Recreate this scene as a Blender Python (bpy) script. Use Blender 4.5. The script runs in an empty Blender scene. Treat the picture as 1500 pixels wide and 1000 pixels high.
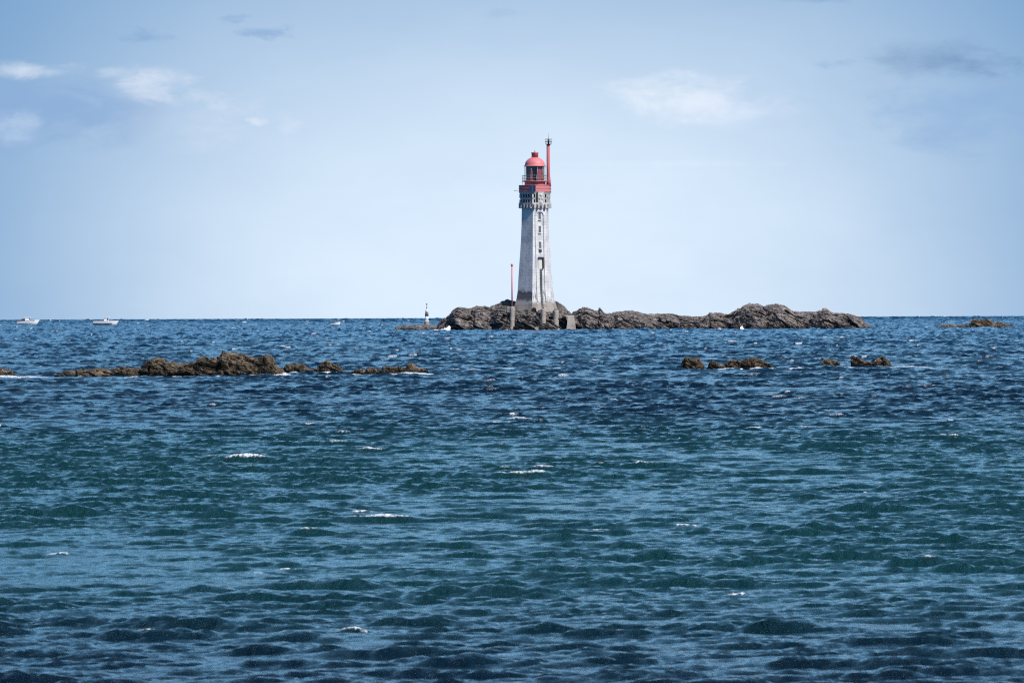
import bpy, math, random
import numpy as np
R = math.radians
random.seed(7); rng = np.random.default_rng(11)
S = bpy.context.scene
C = S.collection
# ------------------------------------------------------------------ camera frame
F = 8333.0; H = 2.7; HOR = 465.0; ROLL = 0.0037
PITCH = (500 - HOR) / F
fw = np.array([0, math.cos(PITCH), -math.sin(PITCH)])
up0 = np.array([0, math.sin(PITCH), math.cos(PITCH)])
rt0 = np.array([1.0, 0, 0])
rt = rt0 * math.cos(ROLL) - up0 * math.sin(ROLL)
up = up0 * math.cos(ROLL) + rt0 * math.sin(ROLL)
CAM = np.array([0, 0, H])
def ray(px, py): return fw + rt * (px - 750) / F - up * (py - 500) / F
def at_z(px, py, z=0.08):
    d = ray(px, py); return CAM + d * ((z - H) / d[2])
def at_Y(px, py, Y):
    d = ray(px, py); return CAM + d * (Y / d[1])
# ------------------------------------------------------------------ helpers
def tag(o, label=None, cat=None, group=None, kind=None):
    if label: o['label'] = label
    if cat: o['category'] = cat
    if group: o['group'] = group
    if kind: o['kind'] = kind
    return o
def empty(name, loc, label, cat, group=None, rz=0):
    o = bpy.data.objects.new(name, None); C.objects.link(o)
    o.location = [float(v) for v in loc]; o.rotation_euler.z = rz; o.empty_display_size = 0.5
    return tag(o, label, cat, group)
class MB:
    def __init__(s): s.v = []; s.f = []; s.sm = []
    def add(s, vs, fs, smooth=False):
        b = len(s.v); s.v += [tuple(map(float, p)) for p in vs]
        s.f += [tuple(b + i for i in f) for f in fs]; s.sm += [smooth] * len(fs); return s
    def box(s, c, d, rz=0, rx=0, ry=0):
        from mathutils import Matrix, Vector, Euler
        m = Euler((rx, ry, rz)).to_matrix(); c = Vector(c); vs = []
        for x in (-.5, .5):
            for y in (-.5, .5):
                for z in (-.5, .5): vs.append(c + m @ Vector((x * d[0], y * d[1], z * d[2])))
        return s.add(vs, [(0, 1, 3, 2), (4, 6, 7, 5), (0, 4, 5, 1), (2, 3, 7, 6), (0, 2, 6, 4), (1, 5, 7, 3)])
    def ring(s, prof, n=24, c=(0, 0), off=0, smooth=True, capb=True, capt=True):
        """prof: list of (radius, z); angle 0 faces the camera (-Y), positive to +X"""
        vs = []; fs = []
        for r, z in prof:
            for k in range(n):
                a = off + 2 * math.pi * k / n; vs.append((c[0] + r * math.sin(a), c[1] - r * math.cos(a), z))
        for j in range(len(prof) - 1):
            for k in range(n):
                k2 = (k + 1) % n; fs.append((j * n + k, j * n + k2, (j + 1) * n + k2, (j + 1) * n + k))
        s.add(vs, fs, smooth)
        b = len(s.v) - len(vs)
        if capb: s.f.append(tuple(b + k for k in reversed(range(n)))); s.sm.append(False)
        if capt: s.f.append(tuple(b + (len(prof) - 1) * n + k for k in range(n))); s.sm.append(False)
        return s
    def tube(s, pts, r, n=6):
        from mathutils import Vector
        for a, b in zip(pts[:-1], pts[1:]):
            a = Vector(a); b = Vector(b); d = (b - a).normalized()
            u = d.orthogonal().normalized(); w = d.cross(u); vs = []
            for p in (a, b):
                for k in range(n):
                    t = 2 * math.pi * k / n; vs.append(p + (u * math.cos(t) + w * math.sin(t)) * r)
            fs = [(k, (k + 1) % n, n + (k + 1) % n, n + k) for k in range(n)] + [tuple(reversed(range(n))), tuple(range(n, 2 * n))]
            s.add(vs, fs, True)
        return s
    def build(s, name, mat, parent=None):
        me = bpy.data.meshes.new(name); me.from_pydata(s.v, [], s.f); me.materials.append(mat)
        me.polygons.foreach_set('use_smooth', s.sm); me.update()
        o = bpy.data.objects.new(name, me); C.objects.link(o)
        if parent: o.parent = parent
        return o
def np_mesh(name, V, Q, mat, smooth, parent=None, attr=None):
    me = bpy.data.meshes.new(name)
    me.vertices.add(len(V)); me.vertices.foreach_set('co', V.astype(np.float32).ravel())
    me.loops.add(Q.size); me.loops.foreach_set('vertex_index', Q.astype(np.int32).ravel())
    me.polygons.add(len(Q)); me.polygons.foreach_set('loop_start', np.arange(0, Q.size, 4, dtype=np.int32))
    me.polygons.foreach_set('use_smooth', np.full(len(Q), smooth))
    me.materials.append(mat); me.update(calc_edges=True)
    if attr is not None:
        for k, a in attr.items():
            at = me.attributes.new(k, 'FLOAT', 'POINT'); at.data.foreach_set('value', a.astype(np.float32).ravel())
    o = bpy.data.objects.new(name, me); C.objects.link(o)
    if parent: o.parent = parent
    return o
def grid_quads(nr, nc):
    i = np.arange(nr - 1)[:, None] * nc + np.arange(nc - 1)[None, :]
    return np.stack([i, i + 1, i + nc + 1, i + nc], -1).reshape(-1, 4)
# ------------------------------------------------------------------ materials
class NT:
    def __init__(s, nt): s.t = nt; nt.nodes.clear()
    def n(s, typ, **k):
        nd = s.t.nodes.new(typ)
        for a, v in k.items():
            if a == 'i':
                for kk, vv in v.items():
                    if isinstance(vv, bpy.types.NodeSocket): s.t.links.new(vv, nd.inputs[kk])
                    else: nd.inputs[kk].default_value = vv
            else: setattr(nd, a, v)
        return nd
    def m(s, op, a, b=None, c=None, clamp=False):
        i = {0: a}
        if b is not None: i[1] = b
        if c is not None: i[2] = c
        return s.n('ShaderNodeMath', operation=op, use_clamp=clamp, i=i).outputs[0]
    def mix(s, f, a, b, bt='MIX'):
        nd = s.n('ShaderNodeMix', data_type='RGBA', blend_type=bt, i={0: f, 6: a, 7: b}); return nd.outputs[2]
    def ramp(s, f, stops, interp='LINEAR'):
        nd = s.n('ShaderNodeValToRGB', i={0: f}); cr = nd.color_ramp; cr.interpolation = interp
        while len(cr.elements) < len(stops): cr.elements.new(0.5)
        for e, (p, c) in zip(cr.elements, stops): e.position = p; e.color = (*c, 1) if len(c) == 3 else c
        return nd.outputs[0]
    def noise(s, vec, scale, det=4, rough=0.5, dist=0):
        return s.n('ShaderNodeTexNoise', i={'Vector': vec, 'Scale': scale, 'Detail': det, 'Roughness': rough, 'Distortion': dist}).outputs[0]
def g(v): return (v, v, v)
def mat(name, fn):
    m = bpy.data.materials.new(name); m.use_nodes = True; t = NT(m.node_tree)
    sh = fn(t); out = t.n('ShaderNodeOutputMaterial'); t.t.links.new(sh, out.inputs[0]); return m
def paint(name, col, rough=0.5, metal=0, var=0.25, sc=2.0, dirt=(0.10, 0.08, 0.06)):
    def fn(t):
        tc = t.n('ShaderNodeTexCoord').outputs['Object']
        n1 = t.noise(tc, sc, 6, 0.6); f = t.ramp(n1, [(0.35, g(0)), (0.75, g(1))])
        c = t.mix(t.m('MULTIPLY', f, var), (*col, 1), (*dirt, 1))
        bp = t.n('ShaderNodeBump', i={'Strength': 0.2, 'Distance': 0.01, 'Height': n1})
        return t.n('ShaderNodeBsdfPrincipled', i={'Base Color': c, 'Roughness': rough, 'Metallic': metal, 'Normal': bp.outputs[0]}).outputs[0]
    return mat(name, fn)
M_red = paint('red_paint', (0.74, 0.195, 0.205), 0.55, var=0.45, sc=1.6, dirt=(0.50, 0.30, 0.29))
M_redd = paint('faded_red_paint', (0.56, 0.13, 0.14), 0.6, var=0.35, sc=1.5, dirt=(0.25, 0.12, 0.11))
M_rail = paint('galvanised_metal', (0.35, 0.36, 0.36), 0.5, 0.4, sc=6)
M_dark = paint('dark_metal', (0.035, 0.045, 0.05), 0.5, 0.3, sc=6)
M_white = paint('white_gelcoat', (0.9, 0.9, 0.9), 0.35, var=0.03, sc=1)
M_solar = paint('solar_cell', (0.015, 0.03, 0.09), 0.15, var=0.1)
M_cream = paint('cream_paint', (0.72, 0.70, 0.60), 0.6, var=0.2)
M_bgrey = paint('blue_grey_paint', (0.05, 0.065, 0.12), 0.5, var=0.2)
M_bldark = paint('weathered_timber', (0.03, 0.025, 0.02), 0.9, var=0.4)
def glassfn(t):
    gl = t.n('ShaderNodeBsdfGlossy', i={'Color': (1, 1, 1, 1), 'Roughness': 0.02}).outputs[0]
    tr = t.n('ShaderNodeBsdfTransparent', i={'Color': (0.8, 0.85, 0.85, 1)}).outputs[0]
    return t.n('ShaderNodeMixShader', i={0: 0.07, 1: tr, 2: gl}).outputs[0]
M_glass = mat('glass', glassfn)
def concrete(name, base, band=None, dark=0.5, course=0.62, stain=0.5, face_x=None):
    """board-marked / coursed masonry in object space with water stains; band=(z0,z1) dark algae belt"""
    def fn(t):
        tc = t.n('ShaderNodeTexCoord').outputs['Object']; sp = t.n('ShaderNodeSeparateXYZ', i={0: tc})
        x, y, z = sp.outputs
        n1 = t.noise(tc, 0.55, 8, 0.62); n2 = t.noise(tc, 3.2, 6, 0.6)
        st = t.n('ShaderNodeMapping', i={'Vector': tc, 'Scale': (1.6, 1.6, 0.12)}).outputs[0]
        n3 = t.noise(st, 1.1, 5, 0.6)                                 # vertical runs
        br = t.n('ShaderNodeTexNoise', i={'Vector': t.n('ShaderNodeMapping', i={'Vector': tc, 'Scale': (0.9, 0.9, 1.6)}).outputs[0], 'Scale': 1.0, 'Detail': 2.0}).outputs[0]
        c = t.mix(t.ramp(n1, [(0.40, g(0)), (0.66, g(stain))]), (*base, 1), (base[0] * .52, base[1] * .54, base[2] * .60, 1))
        c = t.mix(t.ramp(n3, [(0.5, g(0)), (0.8, g(stain * .8))]), c, (base[0] * .42, base[1] * .42, base[2] * .45, 1))
        c = t.mix(t.ramp(n2, [(0.3, g(0.35)), (0.6, g(0))]), c, (base[0] * 1.15, base[1] * 1.12, base[2] * 1.05, 1))
        fr = t.m('FRACT', t.m('DIVIDE', z, course))
        ln = t.m('LESS_THAN', fr, 0.12)
        row = t.m('FLOOR', t.m('DIVIDE', z, course))
        xx = t.m('FRACT', t.m('ADD', t.m('DIVIDE', t.m('ADD', x, t.m('MULTIPLY', y, 0.6)), 1.1), t.m('MULTIPLY', row, 0.5)))
        ln2 = t.m('LESS_THAN', xx, 0.06)
        ln = t.m('MULTIPLY', t.m('MAXIMUM', ln, ln2), t.ramp(br, [(0.42, g(0.1)), (0.6, g(0.7))]))
        c = t.mix(t.m('MULTIPLY', ln, 0.36), c, (base[0] * .38, base[1] * .39, base[2] * .43, 1))
        if band:
            zz = t.m('ADD', z, t.m('MULTIPLY', t.m('SUBTRACT', n3, 0.5), 1.6))
            zz = t.m('ADD', zz, t.m('MULTIPLY', t.m('SUBTRACT', n2, 0.5), 2.0))
            b1 = t.n('ShaderNodeMapRange', i={0: zz, 1: band[0], 2: band[0] + 0.7}).outputs[0]
            b2 = t.n('ShaderNodeMapRange', i={0: zz, 1: band[1] - .3, 2: band[1] + 0.15, 3: 1.0, 4: 0.0}).outputs[0]
            lf = t.n('ShaderNodeMapRange', i={0: x, 1: face_x - 0.05, 2: face_x + 0.05, 3: 1.0, 4: 0.0}).outputs[0]
            sp2 = t.ramp(t.noise(st, 1.7, 4, 0.6), [(0.50, g(0)), (0.62, g(0.8))])
            lf = t.m('MAXIMUM', lf, sp2)
            f = t.m('MULTIPLY', t.m('MULTIPLY', b1, b2), lf)
            c = t.mix(t.m('MULTIPLY', f, 0.93), c, t.mix(n2, (0.03, 0.034, 0.045, 1), (0.10, 0.10, 0.11, 1)))
            lo = t.n('ShaderNodeMapRange', i={0: zz, 1: band[0] - .2, 2: band[0] + 0.5, 3: 1.0, 4: 0.0}).outputs[0]
            c = t.mix(t.m('MULTIPLY', lo, 0.85), c, t.mix(t.ramp(n1, [(0.38, g(0)), (0.60, g(1))]), (0.11, 0.09, 0.07, 1), (0.31, 0.26, 0.215, 1)))
        bp = t.n('ShaderNodeBump', i={'Strength': 0.5, 'Distance': 0.05, 'Height': t.m('SUBTRACT', n2, ln)})
        return t.n('ShaderNodeBsdfPrincipled', i={'Base Color': c, 'Roughness': 0.85, 'Normal': bp.outputs[0]}).outputs[0]
    return mat(name, fn)
def rockmat(name, cols, sc, wet=0.6, lich=(0.20, 0.17, 0.08), lf=0.4):
    def fn(t):
        tc = t.n('ShaderNodeTexCoord').outputs['Object']
        z = t.n('ShaderNodeSeparateXYZ', i={0: tc}).outputs[2]
        n1 = t.noise(tc, sc * 0.35, 8, 0.65, 0.5); n2 = t.noise(tc, sc * 2.4, 8, 0.7)
        vo = t.n('ShaderNodeTexVoronoi', i={'Vector': tc, 'Scale': sc * 1.1, 'Randomness': 1.0})
        vs = t.n('ShaderNodeSeparateColor', i={0: vo.outputs['Color']}).outputs[0]
        f = t.m('ADD', t.m('MULTIPLY', n1, 0.55), t.m('ADD', t.m('MULTIPLY', n2, 0.35), t.m('MULTIPLY', vs, 0.16)))
        c = t.ramp(f, [(0.36, cols[0]), (0.48, cols[1]), (0.59, cols[2]), (0.70, cols[3])])
        l = t.ramp(t.noise(tc, sc * 0.8, 7, 0.7), [(0.52, g(0)), (0.66, g(lf))])
        c = t.mix(l, c, (*lich, 1))
        w = t.n('ShaderNodeMapRange', i={0: t.m('ADD', z, t.m('MULTIPLY', n1, wet * 0.8)), 1: wet * 0.55, 2: wet * 1.3, 3: 1.0, 4: 0.0}).outputs[0]
        c = t.mix(t.m('MULTIPLY', w, 0.75), c, (0.022, 0.018, 0.012, 1))
        bp = t.n('ShaderNodeBump', i={'Strength': 0.9, 'Distance': 0.25 / sc, 'Height': n2})
        return t.n('ShaderNodeBsdfPrincipled', i={'Base Color': c, 'Roughness': t.m('SUBTRACT', 0.9, t.m('MULTIPLY', w, 0.35)), 'Normal': bp.outputs[0]}).outputs[0]
    return mat(name, fn)
M_isl = rockmat('island_granite', [(0.03, 0.029, 0.034), (0.115, 0.10, 0.10), (0.24, 0.208, 0.195), (0.43, 0.37, 0.33)], 1.1, 1.1, (0.33, 0.265, 0.17), 0.5)
M_skr = rockmat('skerry_rock', [(0.012, 0.010, 0.008), (0.06, 0.046, 0.034), (0.17, 0.13, 0.09), (0.36, 0.28, 0.19)], 4.2, 0.22, (0.24, 0.17, 0.07), 0.55)
M_far = rockmat('far_skerry_rock', [(0.02, 0.015, 0.012), (0.075, 0.055, 0.04), (0.15, 0.11, 0.075), (0.27, 0.21, 0.15)], 1.6, 0.5, (0.22, 0.13, 0.05), 0.6)
M_pillar = concrete('pillar_concrete', (0.42, 0.37, 0.32), course=1.1, stain=0.7)
def foamfn(t):
    tc = t.n('ShaderNodeTexCoord').outputs['Object']; n = t.noise(tc, 9, 6, 0.7)
    bp = t.n('ShaderNodeBump', i={'Strength': 0.8, 'Distance': 0.05, 'Height': n})
    return t.n('ShaderNodeBsdfPrincipled', i={'Base Color': (0.86, 0.88, 0.9, 1), 'Roughness': 0.8, 'Normal': bp.outputs[0]}).outputs[0]
M_foam = mat('sea_foam', foamfn)
# ------------------------------------------------------------------ numpy noise
def hsh(ix, iy, iz, s):
    h = (ix.astype(np.int64) * 374761393 + iy.astype(np.int64) * 668265263 + iz.astype(np.int64) * 2147483647 + s * 1274126177) & 0xffffffff
    h = ((h ^ (h >> 13)) * 1274126177) & 0xffffffff
    h = ((h ^ (h >> 16)) * 2246822519) & 0xffffffff
    return ((h ^ (h >> 15)) & 0xffffff) / float(0xffffff)
def vnoise(P, s=0):
    I = np.floor(P).astype(np.int64); f = P - I; f = f * f * (3 - 2 * f); r = 0
    for a in (0, 1):
        for b in (0, 1):
            for c in (0, 1):
                w = (f[..., 0] if a else 1 - f[..., 0]) * (f[..., 1] if b else 1 - f[..., 1]) * (f[..., 2] if c else 1 - f[..., 2])
                r = r + w * hsh(I[..., 0] + a, I[..., 1] + b, I[..., 2] + c, s)
    return r * 2 - 1
def fbm(P, o=4, s=0, gain=0.5):
    r = 0; a = 1.0
    for k in range(o): r = r + a * vnoise(P * 2.03 ** k + k * 7.3, s + k); a *= gain
    return r
def blocks(P, s=0, tilt=0.8):
    """fractured blocks: nearest cell gives an offset and a tilted face, with crevices between cells"""
    I = np.floor(P).astype(np.int64); d1 = np.full(P.shape[:-1], 9.0); d2 = d1.copy(); off = np.zeros(P.shape[:-1])
    for a in (-1, 0, 1):
        for b in (-1, 0, 1):
            for c in (-1, 0, 1):
                X = I[..., 0] + a; Y = I[..., 1] + b; Z = I[..., 2] + c
                cp = np.stack([X + hsh(X, Y, Z, s), Y + hsh(X, Y, Z, s + 1), Z + hsh(X, Y, Z, s + 2)], -1)
                dv = P - cp; d = np.sqrt((dv ** 2).sum(-1))
                o = (hsh(X, Y, Z, s + 3) * 2 - 1) * 0.5 + tilt * (dv[..., 0] * (hsh(X, Y, Z, s + 4) * 2 - 1) + dv[..., 1] * (hsh(X, Y, Z, s + 5) * 2 - 1) + dv[..., 2] * (hsh(X, Y, Z, s + 6) * 2 - 1))
                c1 = d < d1
                d2 = np.where(c1, d1, np.minimum(d2, d)); off = np.where(c1, o, off); d1 = np.where(c1, d, d1)
    return off - 0.30 * np.exp(-((d2 - d1) / 0.09) ** 2)
# ------------------------------------------------------------------ rock outcrops
def outcrop(name, mat_, prof, base_py, step, depth, dip=0.5, block=0.25, amp=0.16, seed=0, label=None, cat=None, group=None, kind=None, p_sh=0.8, dents=(), Y0=None, skew=0.42):
    """prof: skyline in photo pixels; the front waterline lies where base_py meets the water plane"""
    px0, px1 = prof[0][0], prof[-1][0]
    if Y0 is None: Y0 = at_z((px0 + px1) / 2, base_py, 0.05)[1]
    Yc = Y0 + depth * skew
    W = np.array([at_Y(px, py, Yc)[[0, 2]] for px, py in prof])
    nu = max(12, int((W[-1, 0] - W[0, 0]) / step)); us = np.linspace(W[0, 0], W[-1, 0], nu)
    hu = np.interp(us, W[:, 0], W[:, 1]) + (0.055 if block < 0.5 else 0.0); hm = hu.max()
    low = -0.25 * hm - 0.1
    rel = np.clip(hu / hm, 0.02, 1) ** 0.55
    ends = np.clip(np.minimum(us - us[0], us[-1] - us) / (0.25 * depth), 0, 1) ** 0.5
    rel = rel * (0.25 + 0.75 * ends)
    arc = math.pi * (0.5 * depth + hm) * 0.9
    nv = max(14, int(arc / step)); th = np.linspace(0, math.pi, nv)
    U, T = np.meshgrid(us, th, indexing='ij'); Hh = hu[:, None]; Rl = rel[:, None]
    ct = np.cos(T); front = depth * skew; back = depth * (1 - skew)
    Yp = Yc - np.where(ct > 0, front, back) * Rl * ct
    Z = low + (Hh - low) * np.sin(T) ** p_sh
    nx = np.zeros_like(U); ny = -ct * 0.9; nz = np.sin(T) * 0.55 + 0.1
    P = np.stack([U, Yp, Z], -1)
    Q = P.copy(); ca, sa = math.cos(dip), math.sin(dip)
    Q[..., 0] = ca * P[..., 0] - sa * P[..., 2]; Q[..., 2] = (sa * P[..., 0] + ca * P[..., 2]) * 1.9
    Q[..., 0] *= 0.62
    Q = Q + 0.35 * block * np.stack([fbm(P / block * 0.5, 2, seed + 50), fbm(P / block * 0.5, 2, seed + 60), fbm(P / block * 0.5, 2, seed + 70)], -1)
    d = 1.5 * blocks(Q / (block * 3.0), seed, 1.1) + 0.62 * blocks(Q / block * 0.85, seed + 11, 0.9) + (0.24 if block > .5 else 0.30) * blocks(Q / (block * 0.42), seed + 22, 1.2) + 0.5 * fbm(P / (block * 5), 3, seed + 33) + 0.06 * fbm(P / (block * 0.25), 3, seed + 35)
    st = Q[..., 2] / (block * 0.75) + 0.7 * fbm(P / (block * 2.5), 3, seed + 81); st = st - np.floor(st)
    d = d + 0.55 * (st - 0.5) * np.clip(0.6 + fbm(P / (block * 3), 2, seed + 90), 0, 1.4)
    fade = np.clip(Hh / (0.5 * hm), 0.5, 1)
    d = d * amp * fade
    # keep the skyline where the photo has it
    P[..., 0] += 0.35 * amp * blocks(Q / block + 31, seed + 44) * fade
    P[..., 1] += ny * d; P[..., 2] += nz * d * (0.42 if amp > 0.5 else 0.9) - amp * 0.12
    for (dx, dw, dy, zmax) in dents:
        m = np.clip(1.5 - np.abs(P[..., 0] - dx) / dw, 0, 1) * (P[..., 1] < dy)
        P[..., 2] = np.where(m > 0, P[..., 2] * (1 - m) + np.minimum(P[..., 2], zmax + 0.7 * d) * m, P[..., 2])
    o = np_mesh(name, P.reshape(-1, 3), grid_quads(nu, nv), mat_, False)
    tag(o, label, cat, group, kind); ROCKS.append((us[0], us[-1], Y0, hm)); return o
ROCKS = []
Z3 = lambda pts, ox, oy, k: [(ox + x / k, oy + y / k) for x, y in pts]
isl = Z3([(85, 262), (100, 240), (150, 230), (300, 224), (400, 228), (430, 200), (500, 150), (530, 108), (560, 97), (640, 110), (690, 84), (740, 82), (790, 100), (850, 72), (915, 50), (960, 62), (1270, 55), (1330, 85), (1370, 127), (1385, 140)], 560, 430, 5) + \
      Z3([(45, 135), (80, 125), (140, 95), (200, 118), (235, 122), (245, 100), (275, 140), (350, 145), (370, 130), (500, 130), (560, 145), (650, 155), (760, 140), (850, 160), (960, 166), (1040, 155), (1050, 140), (1200, 150), (1280, 102), (1350, 75), (1400, 72), (1450, 95), (1480, 80), (1540, 74)], 830, 430, 5) + \
      Z3([(600, 88), (665, 133), (830, 130), (850, 115), (900, 115), (940, 140), (1080, 150), (1160, 172), (1178, 205), (1250, 243), (1292, 262)], 1030, 430, 5)
YI = at_z(800, 483.7, 0.05)[1]           # front waterline of the island
SC = YI / F
YT = YI + 9.5                             # lighthouse axis
XT = at_Y(784.3, 440, YT)[0]
def pz(py, px=784, Y=None): return at_Y(px, py, Y or YT)[2]
outcrop('rocky_island', M_isl, isl, 483.7, 0.125, 30, dip=0.55, block=1.1, amp=0.78, seed=3, kind='structure', Y0=YI, dents=[(XT, 5.2, YT + 3, pz(457.5))],
        label='long low granite island of fractured grey rock under the lighthouse')
def skerry(pts, ox, oy, k, base, label, seed, depth=2.2, name='rock_outcrop', **kw):
    kw.setdefault('block', 0.13); kw.setdefault('amp', 0.12)
    return outcrop(name, M_skr, Z3(pts, ox, oy, k), base, 0.016, depth, seed=seed, label=label, cat='rock', group='tidal rocks breaking the surface', **kw)
skerry([(-90, 235), (-60, 205), (0, 200), (40, 207), (70, 208), (100, 222), (132, 238)], 0, 500, 4.545, 552.3, 'low dark wet rock cut by the left edge of the photo', 101, 1.4)
main = Z3([(360, 232), (400, 218), (450, 200), (560, 195), (740, 190), (860, 176), (930, 182), (1010, 127), (1050, 120), (1080, 122), (1150, 145), (1180, 160), (1300, 155), (1330, 112), (1380, 100), (1450, 120), (1480, 92)], 0, 500, 4.545) + \
       Z3([(115, 84), (180, 90), (250, 100), (320, 118), (360, 112), (400, 95), (440, 110), (460, 170), (500, 188), (530, 205), (545, 222)], 300, 500, 4.41)
outcrop('rock_outcrop', M_skr, main, 550.2, 0.017, 3.4, seed=111, block=0.21, amp=0.17, dip=0.35, label='largest brown craggy rock outcrop left of centre with a long low tail', cat='rock', group='tidal rocks breaking the surface')
skerry([(490, 205), (505, 185), (530, 157), (560, 158), (600, 160), (640, 155), (660, 182), (690, 188), (735, 180), (760, 137), (790, 120), (830, 155), (870, 163), (900, 188), (925, 200)], 300, 500, 4.41, 545.6, 'small peaked rock just right of the largest craggy outcrop', 121, 1.6)
skerry([(935, 200), (960, 191), (1040, 188), (1050, 175), (1100, 178), (1115, 193), (1150, 171), (1270, 169), (1290, 188), (1310, 160), (1340, 153), (1380, 188), (1430, 180), (1445, 198)], 300, 500, 4.41, 547.4, 'low string of brown rocks ending the left chain beneath the lighthouse side', 131, 1.3)
skerry([(142, 152), (146, 115), (165, 100), (205, 96), (245, 105), (268, 135), (272, 152)], 960, 500, 3.75, 540.4, 'rounded blocky brown rock at the left end of the right hand rocks', 141, 1.4)
skerry([(286, 152), (292, 128), (312, 114), (334, 122), (350, 130), (378, 132), (384, 150)], 960, 500, 3.75, 540.0, 'small pale tan rock between the blocky rock and the humped rock', 151, 0.9)
skerry([(378, 150), (390, 112), (420, 104), (455, 108), (472, 120), (482, 108), (515, 100), (545, 99), (590, 112), (630, 128), (643, 148)], 960, 500, 3.75, 539.6, 'wide humped dark brown rock beside the white buoy', 161, 1.5)
skerry([(898, 138), (915, 120), (940, 112), (965, 107), (1000, 120), (1018, 136)], 960, 500, 3.75, 536.2, 'small low brown rock alone left of the horned rock', 171, 0.9)
skerry([(1076, 120), (1080, 84), (1092, 86), (1120, 98), (1150, 112), (1190, 122), (1225, 104), (1250, 97), (1280, 112), (1302, 138)], 960, 500, 3.75, 536.8, 'horned rock with a pointed left tip at the right end of the near rocks', 181, 1.2)
outcrop('rock_outcrop', M_far, Z3([(285, 378), (310, 355), (350, 335), (450, 330), (560, 348), (650, 332), (740, 322), (775, 290), (795, 262), (880, 262), (960, 252), (1010, 250), (1090, 308), (1200, 320), (1290, 340), (1350, 350), (1395, 378)], 1340, 440, 9.375), 480.3, 0.10, 7, seed=191, block=0.6, amp=0.33,
        label='far brown rock in open sea beyond the right tip of the island', cat='rock', group='tidal rocks breaking the surface')
# ------------------------------------------------------------------ lighthouse
base_pt = (XT, YT, pz(475))
L = empty('lighthouse', base_pt, 'tall pale six-sided stone lighthouse with red lantern top on the rocky island', 'lighthouse')
def lz(py): return pz(py) - base_pt[2]
px2m = YT / F
off6 = R(-9)
def hexr(hw): return hw * px2m / 0.934
prof6 = [(472, 36.5), (459, 36.6), (455.5, 33.8), (449, 31.3), (442.5, 29.0), (436, 27.5), (430, 26.5), (424.8, 25.9), (410, 25.0), (394, 23.9), (372, 22.3), (354, 21.0), (330, 20.0), (305, 19.5), (300, 19.5)]
M_tower = concrete('tower_stone', (0.77, 0.76, 0.75), band=(lz(443.5), lz(425.5)), face_x=-0.156 * hexr(27.5), stain=0.8)
M_crown = concrete('crown_stone', (0.58, 0.56, 0.54), course=0.9, stain=0.6)
M_core = concrete('shaded_stone', (0.07, 0.07, 0.08), course=0.9, stain=0.7)  # near-black colour puts shade into the openings behind the balusters
mb = MB(); mb.ring([(hexr(h), lz(y)) for y, h in prof6], 6, off=off6, smooth=False); shaft = mb.build('tower_shaft', M_tower, L)
na = R(21); fn_ = np.array([math.sin(na), -math.cos(na)]); ft = np.array([math.cos(na), math.sin(na)])
def ap(py):
    ys = [p[0] for p in prof6][::-1]; hs = [p[1] for p in prof6][::-1]
    return hexr(np.interp(py, ys, hs)) * math.cos(R(30))
def fpt(t, py, out):                       # point on the bright face: t metres sideways, out metres proud
    q = fn_ * (ap(py) + out) + ft * t; return (q[0], q[1], lz(py))
def fquadprism(mb, t0, t1, pa, pb, out0, out1):
    """slab on the face from pa (upper) to pb (lower)"""
    vs = [fpt(t0, pb, out0), fpt(t1, pb, out0), fpt(t1, pa, out0), fpt(t0, pa, out0), fpt(t0, pb, out1), fpt(t1, pb, out1), fpt(t1, pa, out1), fpt(t0, pa, out1)]
    mb.add(vs, [(4, 5, 6, 7), (0, 3, 2, 1), (0, 1, 5, 4), (1, 2, 6, 5), (2, 3, 7, 6), (3, 0, 4, 7)])
# pilaster strips either side of a tall arched recess
pil = MB(); segs = [442, 430, 410, 390, 370, 350, 330, 316]
for a, b in zip(segs[:-1], segs[1:]):
    fquadprism(pil, -1.05, -0.80, b, a, -0.1, 0.14); fquadprism(pil, 0.80, 1.05, b, a, -0.1, 0.15)
arc = [(0.925 * math.cos(t), 316 - 0.925 * math.sin(t) / px2m) for t in np.linspace(0, math.pi, 13)]
for (t0, p0), (t1, p1) in zip(arc[:-1], arc[1:]):
    k = 0.25 / 0.925 / 2; cpy = 316
    def sc_(t, p, f): return (t * f, cpy + (p - cpy) * f)
    i0, i1, o0, o1 = sc_(t0, p0, 1 - k), sc_(t1, p1, 1 - k), sc_(t0, p0, 1 + k), sc_(t1, p1, 1 + k)
    vs = [fpt(*i0, -0.1), fpt(*o0, -0.1), fpt(*o1, -0.1), fpt(*i1, -0.1), fpt(*i0, 0.2), fpt(*o0, 0.2), fpt(*o1, 0.2), fpt(*i1, 0.2)]
    pil.add(vs, [(4, 5, 6, 7), (0, 3, 2, 1), (0, 1, 5, 4), (1, 2, 6, 5), (2, 3, 7, 6), (3, 0, 4, 7)])
pil.build('pilaster', M_tower, L)
M_hole = paint('dark_window_pane', (0.07, 0.08, 0.10), 0.3)
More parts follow.
